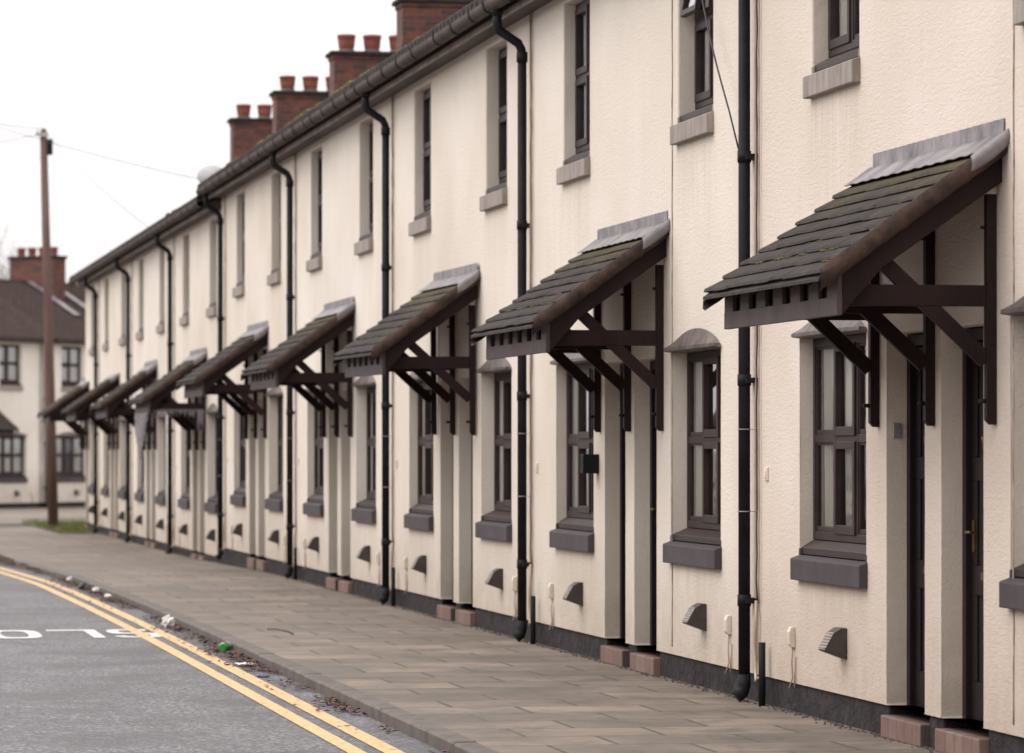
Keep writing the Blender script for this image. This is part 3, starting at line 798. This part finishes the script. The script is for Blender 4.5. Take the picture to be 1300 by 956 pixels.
# lace netting on the sixth canopy
c5 = P[5]-4.1; g = random.Random(5)
m = MB(); zt = 2.20+zo(5); ya, yb = c5+1.10, c5-1.06
cols = 46; hs = []
for i in range(cols+1):
    t = i/cols; y = ya+(yb-ya)*t; L = .10+.58*max(0, 1-abs(t-.42)/.55)
    x = -.84
    pts = [(x+g.uniform(-.012, .012), y+g.uniform(-.012, .012), zt-L*k/10) for k in range(11)]
    m.tube(pts, .0055, 4); hs.append(pts)
for a, b in zip(hs, hs[1:]):
    for k in range(0, 10):
        m.tube([a[k], b[k+1]], .004, 4); 
        if k % 2: m.tube([a[k+1], b[k]], .004, 4)
for i in range(40):
    p = -.80+.78*i/40; L = g.uniform(.04, .12)+(.22 if i > 34 else 0)
    m.tube([(p, c5-1.10, zt+.05), (p+g.uniform(-.02, .02), c5-1.10, zt+.05-L)], .006, 4)
tag(m.build('lace_netting', M['lace']), 'grey lace netting hanging in a point from the front of the sixth canopy', 'netting')

# ------------------------------------------------------------------ unseen facing row across the street, added for its shade and window reflections
srcA = [o for o in COL.objects if o.name == 'terraced_house.002'][0]; srcB = [o for o in COL.objects if o.name == 'terraced_house.003'][0]
for k in range(13):
    for q_ in (srcA, srcB):
        o = copy_tree(q_); o.location = (-17.5, 2+7.9*k, gz(2+7.9*k)); o.rotation_euler = (0, 0, R(180))
        tag(o, 'unseen cream terraced house added in the facing row across the street', 'house', 'facing row across the street')
    o = copy_tree(can); o.location = (-17.5, 2+7.9*k, gz(2+7.9*k)); o.rotation_euler = (0, 0, R(180))
    tag(o, 'unseen porch canopy added on the facing row across the street', 'canopy', 'porch canopies of the unseen facing row')

# ------------------------------------------------------------------ houses closing the end of the street
dirn = R(42)
base = at(54, 568, 119.5); base.z = -.29
wd = Vector((math.sin(dirn), math.cos(dirn), 0))       # towards the right and away
RZ = R(180-42)
def end_house(px_c, side, width, chim, pipe, label, canopy=False):
    # local +y points to the left of the picture
    off = (px_c-54)/22.0
    loc = base+wd*off
    rr = random.Random(int(px_c))
    root = empty('end_house', (loc.x, loc.y, -.29), RZ)
    h = house(0, side, width, 0, 'wallD', root=root,  rr=rr, ypipe=pipe, roofmat='roof_end', plate=False)
    if chim:
        chimney(h, -.25, 7.85, x0=2.0, w=1.75, npots=4, pitch=.43, dy=.62)
        m = MB(); 
        m.grid(8, 3, lambda i, j: (.9+1.9*i/7, -.34-.16*j, 5.2+.577*(1.23+1.9*i/7)+.05), False); m.grid(8, 3, lambda i, j: (.9+1.9*i/7, .40+.16*j, 5.2+.577*(1.23+1.9*i/7)+.05), False)
        m.build('flashing', M['lead'], h)
        m = MB(); m.tube([(2.2, -1.7, 6.2), (2.2, -1.7, 7.05)], .06, 8); m.lathe([(.06, 7.0), (.10, 7.06), (.03, 7.14)], 2.2, -1.7, 10); m.build('flue', M['pipe'], h)
    tag(h, label, 'house', 'cream houses closing the end of the street')
end_house(-24, -1, 3.86, False, None, 'cream house at the far left edge with a porch canopy beside its window')
end_house(129, 1, 3.6, True, 3.52, 'cream house behind the utility pole with a four-pot brick chimney on its roof')
end_house(129.1, -1, 3.4, False, None, 'cream house at the street end mostly hidden behind the last terrace house')
o = copy_tree(can); loc = base+wd*((-24-54)/22.0); o.location = (loc.x, loc.y, -.29); o.rotation_euler = (0, 0, RZ)
tag(o, 'porch canopy on the far cream house at the left edge of the picture', 'canopy', 'tiled porch canopies on the far houses')

# ------------------------------------------------------------------ utility pole, wires
b = at(68, 568, 84); b.z = gz(b.y)-.05
pole = empty('utility_pole', b)
tag(pole, 'tall brown wooden utility pole leaning slightly left at the end of the row', 'utility pole')
tp = at(55, 163, 84)-b
m = MB(); m.tube([Vector((0, 0, -.2)), tp*.3, tp*.6, tp], [.118, .108, .095, .078], 14); m.build('shaft', M['pole'], pole)
q = tp*.955; m = MB(); m.box(q.x+.07, q.x+.19, q.y-.07, q.y+.07, q.z-.18, q.z+.16); m.build('junction_box', M['pipe'], pole, .01)
m = MB(); q = tp*.985; m.box(q.x-.17, q.x+.10, q.y-.10, q.y-.05, q.z-.05, q.z+.03)
for k in (-.14, -.06, .06): m.tube([(q.x+k, q.y-.08, q.z-.02), (q.x+k, q.y-.08, q.z+.12)], .022, 8)
m.build('bracket', M['steel'], pole)
def wirepx(a, b, sag, r, label):
    A, B = at(*a), (Vector(b[1]) if b[0] == 'w' else at(*b)); m = MB(); n = 24
    m.tube([A.lerp(B, k/n)-Vector((0, 0, sag*4*(k/n)*(1-k/n))) for k in range(n+1)], r, 5)
    tag(m.build('overhead_wire', M['wire']), label, 'wire', 'overhead wires')
wirepx((-420, -10, 70), ('w', (.25, 57.8, 5.45)), .35, .005, 'highest overhead wire, running from upper left down to the satellite dish')
wirepx((-300, 60, 60), (52, 163, 84), .25, .008, 'overhead wire rising left from the very top of the pole')
wirepx((56, 165, 84), ('w', (-.17, 61.9, 4.86)), .12, .005, 'overhead wire falling right from the pole top to the terrace gutter')
wirepx((50, 170, 84), (-200, 205, 95), .10, .008, 'overhead wire leaving the pole top nearly level to the left edge')
wirepx((57, 200, 84), ('w', (-.17, 69.9, 4.86)), .12, .003, 'overhead wire falling right from below the junction box to the far gutter')
wirepx((50, 200, 84), (-220, 110, 70), .3, .005, 'overhead wire rising left from below the junction box')

# ------------------------------------------------------------------ bare tree behind the end houses
tb = at(-6, 568, 160); tb.z = -.4
tr = empty('bare_tree', tb); tag(tr, 'bare leafless tree rising behind the far cream house at the left edge', 'tree')
g = random.Random(12)
trunk = MB(); crown = MB()
trunk.tube([(0, 0, -.3), (.1, 0, 2), (.05, 0, 4)], [.24, .19, .15], 8); trunk.build('trunk', M['bark'], tr)
def branch(p, d, L, r, lv):
    pts = [p]; dd = d.copy()
    for _ in range(4):
        dd = (dd+Vector((g.uniform(-.25, .25), g.uniform(-.25, .25), g.uniform(-.05, .2)))).normalized(); pts.append(pts[-1]+dd*L/4)
    crown.tube(pts, [r, r*.85, r*.7, r*.55, r*.4], 5, False)
    if lv:
        for _ in range(4 if lv > 1 else 5):
            k = g.randint(1, 4); nd = (dd+Vector((g.uniform(-1, 1), g.uniform(-1, 1), g.uniform(-.2, .7)))*.8).normalized()
            branch(pts[k], nd, L*g.uniform(.55, .8), r*.5, lv-1)
for _ in range(6): branch(Vector((.05, 0, 3.5+g.uniform(-.6, .5))), Vector((g.uniform(-.7, .7), g.uniform(-.7, .7), 1)).normalized(), 3.0, .08, 4)
crown.build('crown', M['bark'], tr)

# ------------------------------------------------------------------ ground, road, pavement
def st(o): o['kind'] = 'structure'; return o
def bend(y): return 5.5e-4*max(0, y-30)**2
XK = -2.35; HR = .075
def strip(name, xa, xb, ya, yb, z, mat, n=80, nx=2):
    m = MB()
    m.grid(n+1, nx, lambda i, j: ((lambda y: ((xa(y) if callable(xa) else xa)*(1-j/(nx-1))+(xb(y) if callable(xb) else xb)*j/(nx-1), y, z+gz(y)))(ya+(yb-ya)*i/n)), False)
    return st(m.build(name, mat))
m = MB()
ys_ = [-60, 0, 47, 60, 76, 84, 92, 100, 110, 200, 600, 3000]
m.grid(len(ys_), 2, lambda i, j: (-1500+3000*j, ys_[i], gz(ys_[i])-.14), False)
st(m.build('ground', M['soil']))
YE = 92.0
strip('road', -13.0, lambda y: XK-bend(y), -12, 140, -HR, M['asphalt'])
strip('pavement', lambda y: XK+.12-bend(y), .05, -12, YE, 0, M['pave'])
strip('pavement', -17.5, -12.9, -12, 110, 0, M['pave'])
strip('far_pavement', lambda y: XK-3.2, 30, YE, 99, .002, M['pave'])
m = MB(); y = -12; g = random.Random(2)
while y < YE:
    L = .90; x = XK-bend(y+L/2); s = -2*5.5e-4*max(0, y-30)
    z = gz(y)+g.uniform(-.003, .004)
    v = []
    for (dx, dz) in ((0, -.12), (0, -.012), (.010, .002), (.125, .003), (.125, -.12)): v.append((dx, dz))
    a = m.verts([(x+dx-s*L/2*1, y+.003, z+dz) for dx, dz in v]); b2 = m.verts([(x+dx+s*L/2, y+L-.004, z+dz) for dx, dz in v])
    m.bm.faces.new(a); m.bm.faces.new(b2[::-1])
    for i in range(5): m.bm.faces.new([a[i], b2[i], b2[(i+1) % 5], a[(i+1) % 5]])
    y += L
st(m.build('kerb', M['kerb'], bevel=.006))
strip('yellow_line', lambda y: -5.71+3.035-bend(y)-.055*0, lambda y: -5.71+3.145-bend(y), -12, YE, -HR+.005, M['yellow'])
strip('yellow_line', lambda y: -5.71+2.845-bend(y), lambda y: -5.71+2.945-bend(y), -12, YE, -HR+.005, M['yellow'])
# side road before the end houses
nn = Vector((math.cos(dirn), -math.sin(dirn), 0))
def para(name, o0, o1, z, mat):
    m = MB(); n = 30
    m.grid(n+1, 7, lambda i, j: (lambda p: (p.x, p.y, gz(p.y)+z))(base+wd*(-60+110*i/n)+nn*(o0+(o1-o0)*j/6)), False)
    return st(m.build(name, mat))
para('end_pavement', -2, 13, .012, M['pave'])
para('side_road', 13, 21, -.0, M['asphalt'])
# SLOW, written for traffic coming towards the camera
def letters():
    m = MB(); z = -HR+.0045
    yc = 34.4; Hh = 1.5
    def place(q1, w, polys):
        # letter coords: u 0..1 left to right for the driver (from +x to -x), v 0 (bottom, far) .. 1 (top, near)
        for poly in polys:
            m.face([(-5.71+q1-u*w, yc+Hh/2-v*Hh, z) for u, v in poly])
    def strokes(path, tu, tv):
        out = []
        for (a, b) in zip(path, path[1:]):
            du, dv = b[0]-a[0], b[1]-a[1]
            if abs(du) > abs(dv): out.append([(a[0], a[1]-tv/2), (b[0], b[1]-tv/2), (b[0], b[1]+tv/2), (a[0], a[1]+tv/2)])
            else: out.append([(a[0]-tu/2, a[1]), (a[0]+tu/2, a[1]), (b[0]+tu/2, b[1]), (b[0]-tu/2, b[1])])
        return out
    tu, tv = .24, .13
    def ring(cx, cy, rx, ry, a0, a1, n=16):
        ps = []
        for k in range(n):
            t0, t1 = a0+(a1-a0)*k/n, a0+(a1-a0)*(k+1)/n
            def e(t, s): 
                c_, s_ = math.cos(t), math.sin(t); pw = .62
                return (cx+(rx-s*tu)*math.copysign(abs(c_)**pw, c_), cy+(ry-s*tv)*math.copysign(abs(s_)**pw, s_))
            ps.append([e(t0, 0), e(t1, 0), e(t1, 1), e(t0, 1)])
        return ps
    W_ = .43
    # S
    S = ring(.5, .72, .5, .28, 0.15, math.pi*1.5)+ring(.5, .345-.065, .5, .28+.065*0, -math.pi+.15-.0, math.pi/2)
    place(3.06, W_, S)
    place(2.545, W_, [[(0, 0), (tu, 0), (tu, 1), (0, 1)], [(tu, 0), (1, 0), (1, tv), (tu, tv)]])
    place(2.03, W_+.02, ring(.5, .5, .5, .5, 0, 2*math.pi, 28))
    w = strokes([(.08, 1), (.28, 0)], tu*.7, tv)+strokes([(.28, 0), (.5, .8)], tu*.7, tv)+strokes([(.5, .8), (.72, 0)], tu*.7, tv)+strokes([(.72, 0), (.92, 1)], tu*.7, tv)
    for k, poly in enumerate(w):
        m.face([(-5.71+1.52-u*.56, yc+Hh/2-v*Hh, z+.0004*k) for u, v in poly])
    return m
st(letters().build('road_lettering', M['white']))

# grass verge beyond the end wall
g = random.Random(9); m = MB()
m.grid(8, 2, lambda i, j: (-.75+.73*j, 77.5+.7*i, gz(77.5+.7*i)+.02), False)
m.grid(8, 2, lambda i, j: (-.75+4.3*j, 82.5+1.3*i, gz(82.5+1.3*i)+.021), False)
for _ in range(7000):
    x, y = g.uniform(-.75, 3.2), g.uniform(77.5, 92); h_ = g.uniform(.04, .12); a = g.uniform(0, 6.28); z = gz(y)+.015
    if x > -.03 and y < 82.5: continue
    m.face([(x, y, z), (x+.02*math.cos(a), y+.02*math.sin(a), z), (x+g.uniform(-.03, .03), y+g.uniform(-.03, .03), z+h_)])
o = m.build('grass_verge', M['grass']); o['kind'] = 'stuff'; o['label'] = 'green grass verge between the pole and the last terrace house'; o['category'] = 'grass'

# leaves and grit in the gutter of the road
m = MB(); g = random.Random(4)
for _ in range(7000):
    y = g.uniform(20, 62); d_ = abs(g.gauss(0, .075)); x = XK-bend(y)-.012-d_
    if g.random() < .12: x -= g.uniform(0, .25)
    cl = math.sin(y*1.1)+math.sin(y*.43+1)+.8*math.sin(y*2.9)
    if cl < g.uniform(-1.2, 1.2): continue
    s = g.uniform(.010, .034); a = g.uniform(0, 6.28); z = -HR+.006+g.uniform(0, .012)
    p = [(x+s*math.cos(a+k)*(1 if i % 2 else .6), y+s*math.sin(a+k)*(1 if i % 2 else .6)*1.2, z+g.uniform(0, .014)) for i, k in enumerate((0, 1.2, 2.3, 3.3, 4.6))]
    m.face(p)
o = m.build('leaf_litter', M['leaf']); o['kind'] = 'stuff'; o['label'] = 'brown fallen leaves and grit lying along the kerb'; o['category'] = 'leaves'
# grit and weeds at the foot of the wall
m = MB()
for _ in range(2600):
    y = g.uniform(17, 70); x = -.005-abs(g.gauss(0, .035)); s = g.uniform(.004, .012)
    mat = Matrix.Translation((x, y, .004)) @ Matrix.Rotation(g.uniform(0, 6), 4, 'Z') @ Matrix.Diagonal((s, s*1.4, s*.6, 1))
    bmesh.ops.create_cube(m.bm, size=1, matrix=mat)
o = m.build('grit', M['kerb']); o['kind'] = 'stuff'; o['label'] = 'small grit and crumbs lying along the foot of the wall'; o['category'] = 'grit'

# litter
def ground_at(px, py, z):
    Z = (CAM.z-z)*F/(py-568); p = at(px, py, Z); return p
p = ground_at(286, 828, -HR)
bt = empty('green_bottle', p, R(-17)); tag(bt, 'bright green plastic bottle lying against the kerb in the road gutter', 'bottle')
m = MB(); n = 16
pr = [(.0, .028), (.01, .036), (.05, .040), (.09, .038), (.14, .041), (.19, .038), (.22, .030), (.25, .016), (.275, .014)]
rings = []
for (l, r) in pr:
    rings.append(m.verts([(r*math.cos(2*math.pi*k/n)*(1+.06*math.sin(l*90+k)), l-.12, .042+r*math.sin(2*math.pi*k/n)*(1+.05*math.cos(l*70+k*2))) for k in range(n)]))
for a, b2 in zip(rings, rings[1:]):
    for k in range(n):
        f = m.bm.faces.new([a[k], a[(k+1) % n], b2[(k+1) % n], b2[k]]); f.smooth = True
m.bm.faces.new(rings[0]); m.bm.faces.new(rings[-1]); m.build('body', M['bottle'], bt)
m = MB(); m.tube([(0, .155, .042), (0, .185, .042)], .017, 12); m.build('cap', M['litter'], bt)
m = MB(); m.tube([(0, .0, .042), (0, .03, .042)], .0425, 16, False); m.build('bottle_label', M['litter'], bt)
def crumple(px, py, r, mat, label, name='crumpled_litter', flat=1.0, cat='litter', seed=1):
    p = ground_at(px, py, -HR); m = MB(); q = random.Random(seed)
    bmesh.ops.create_icosphere(m.bm, subdivisions=3, radius=r)
    for v in m.bm.verts:
        k = 1+.28*math.sin(v.co.x*90+seed)*math.cos(v.co.y*110)+q.uniform(-.22, .22); v.co *= k; v.co.z *= flat
    o = m.build(name, mat); o.location = p+Vector((0, 0, r*flat*.8+.006)); tag(o, label, cat, 'litter along the kerb'); return o
crumple(213, 797, .055, M['litter'], 'crumpled white plastic cup by the kerb beyond the green bottle', seed=1)
crumple(203, 789, .03, M['litgreen'], 'single green leaf beside the crumpled white cup', 'green_leaf', .35, 'leaf', 2)
crumple(137, 760, .04, M['litter'], 'small pink-white scrap among leaves, next beyond the white cup', seed=3, flat=.6)
crumple(123, 753, .045, M['litter'], 'white paper ball between the black wrapper and the small scrap', seed=4, flat=.7)
crumple(107, 749, .065, M['litblack'], 'glossy black and white wrapper lying in the leaves by the kerb', 'wrapper', .6, seed=5)
crumple(109, 746, .03, M['litter'], 'white corner lying on top of the black wrapper', 'wrapper', .6, seed=8)
crumple(90, 739, .045, M['litter'], 'white paper scrap farthest along the kerb', seed=6, flat=.7)
crumple(333, 860, .05, M['litblue'], 'flat blue plastic wrapper near the bottom of the yellow line', 'wrapper', .15, seed=7)
def paper(px, py, w, l, label, seed):
    p = ground_at(px, py, -HR); m = MB(); q = random.Random(seed)
    m.grid(7, 7, lambda i, j: (w*(i/6-.5), l*(j/6-.5), .006+.012*abs(math.sin(i*1.1+j*.8+seed))), True)
    o = m.build('paper_scrap', M['litter']); o.location = p+Vector((0, 0, .006)); o.rotation_euler = (0, 0, q.uniform(0, 3)); so = o.modifiers.new('s', 'SOLIDIFY'); so.thickness = .001
    tag(o, label, 'litter', 'litter along the kerb')
paper(313, 846, .14, .22, 'flattened white paper scrap between green bottle and blue wrapper', 1)
# twig on the pavement
m = MB(); a = ground_at(340, 800, 0); b2 = ground_at(366, 803, 0); c2 = ground_at(372, 806, 0)
m.tube([a+Vector((0, 0, .008)), a.lerp(b2, .5)+Vector((.0, .1, .014)), b2+Vector((0, 0, .01)), c2+Vector((0, 0, .006))], .006, 6)
tag(m.build('twig', M['leaf']), 'thin brown twig lying on the paving slabs', 'twig')
m = MB(); a = ground_at(370, 812, 0)
for _ in range(1):
    pass

# ------------------------------------------------------------------ camera, light, sky
cd = bpy.data.cameras.new('camera'); cam = bpy.data.objects.new('camera', cd); COL.objects.link(cam); scene.camera = cam
cam.location = CAM; cam.rotation_euler = (R(90), 0, -TH)
cd.sensor_width = 36; cd.lens = F/1300*36; cd.shift_x = 0; cd.shift_y = -(478-568)/1300.0
cd.clip_end = 6000; cd.clip_start = .1
cd.dof.use_dof = True; cd.dof.focus_distance = 22.5; cd.dof.aperture_fstop = 4.3
EL, AZ = R(50), R(-85)      # sun towards -x and +y (azimuth from +y, clockwise)
w = bpy.data.worlds.new('World'); scene.world = w; w.use_nodes = True; nt = w.node_tree; bg = nt.nodes['Background']
sk = N(nt, 'ShaderNodeTexSky'); sk.sky_type = 'NISHITA'; sk.sun_disc = False; sk.sun_elevation = EL; sk.sun_rotation = AZ
sk.air_density = 1.0; sk.dust_density = 4.0; sk.ozone_density = 1.0
hs = N(nt, 'ShaderNodeHueSaturation'); hs.inputs['Saturation'].default_value = .06; hs.inputs['Value'].default_value = 1.0
nt.links.new(sk.outputs[0], hs.inputs['Color'])
tint = mix(nt, hs.outputs[0], (1.0, .965, .955), 1.0, 'MULTIPLY')
# bright cloud cover, brightest towards the hidden sun
tcw = N(nt, 'ShaderNodeTexCoord'); dp = N(nt, 'ShaderNodeVectorMath'); dp.operation = 'DOT_PRODUCT'
nt.links.new(tcw.outputs['Generated'], dp.inputs[0]); dp.inputs[1].default_value = Vector((-.22, .0, .975))
mr = N(nt, 'ShaderNodeMapRange'); mr.interpolation_type = 'SMOOTHSTEP'
for i_, v_ in ((1, -.15), (2, 1.0), (3, 9.3), (4, 21.0)): mr.inputs[i_].default_value = v_
nt.links.new(dp.outputs['Value'], mr.inputs[0])
cl = N(nt, 'ShaderNodeTexNoise'); cl.inputs['Scale'].default_value = 2.2; cl.inputs['Detail'].default_value = 5; nt.links.new(tcw.outputs['Generated'], cl.inputs['Vector'])
cm = N(nt, 'ShaderNodeMapRange'); cm.inputs[1].default_value = .3; cm.inputs[2].default_value = .7; cm.inputs[3].default_value = .9; cm.inputs[4].default_value = 1.1
nt.links.new(cl.outputs['Fac'], cm.inputs[0])
ml = N(nt, 'ShaderNodeMath'); ml.operation = 'MULTIPLY'; nt.links.new(mr.outputs[0], ml.inputs[0]); nt.links.new(cm.outputs[0], ml.inputs[1])
cv = N(nt, 'ShaderNodeCombineXYZ')
for i_, k_ in enumerate((1.0, .975, .965)):
    q_ = N(nt, 'ShaderNodeMath'); q_.operation = 'MULTIPLY'; nt.links.new(ml.outputs[0], q_.inputs[0]); q_.inputs[1].default_value = k_; nt.links.new(q_.outputs[0], cv.inputs[i_])
tint = mix(nt, tint, cv.outputs[0], 1.0, 'ADD')
nt.links.new(tint, bg.inputs['Color']); bg.inputs['Strength'].default_value = .15
sl = bpy.data.lights.new('sun', 'SUN'); so = bpy.data.objects.new('sun', sl); COL.objects.link(so)
sl.energy = .5; sl.angle = R(35); sl.color = (1, .96, .92)
dv = Vector((math.sin(AZ)*math.cos(EL), math.cos(AZ)*math.cos(EL), math.sin(EL)))
so.rotation_euler = dv.to_track_quat('Z', 'Y').to_euler(); so.location = (-20, 20, 30)
scene.view_settings.view_transform = 'Standard'; scene.view_settings.look = 'None'; scene.view_settings.exposure = -.66; scene.view_settings.gamma = 1
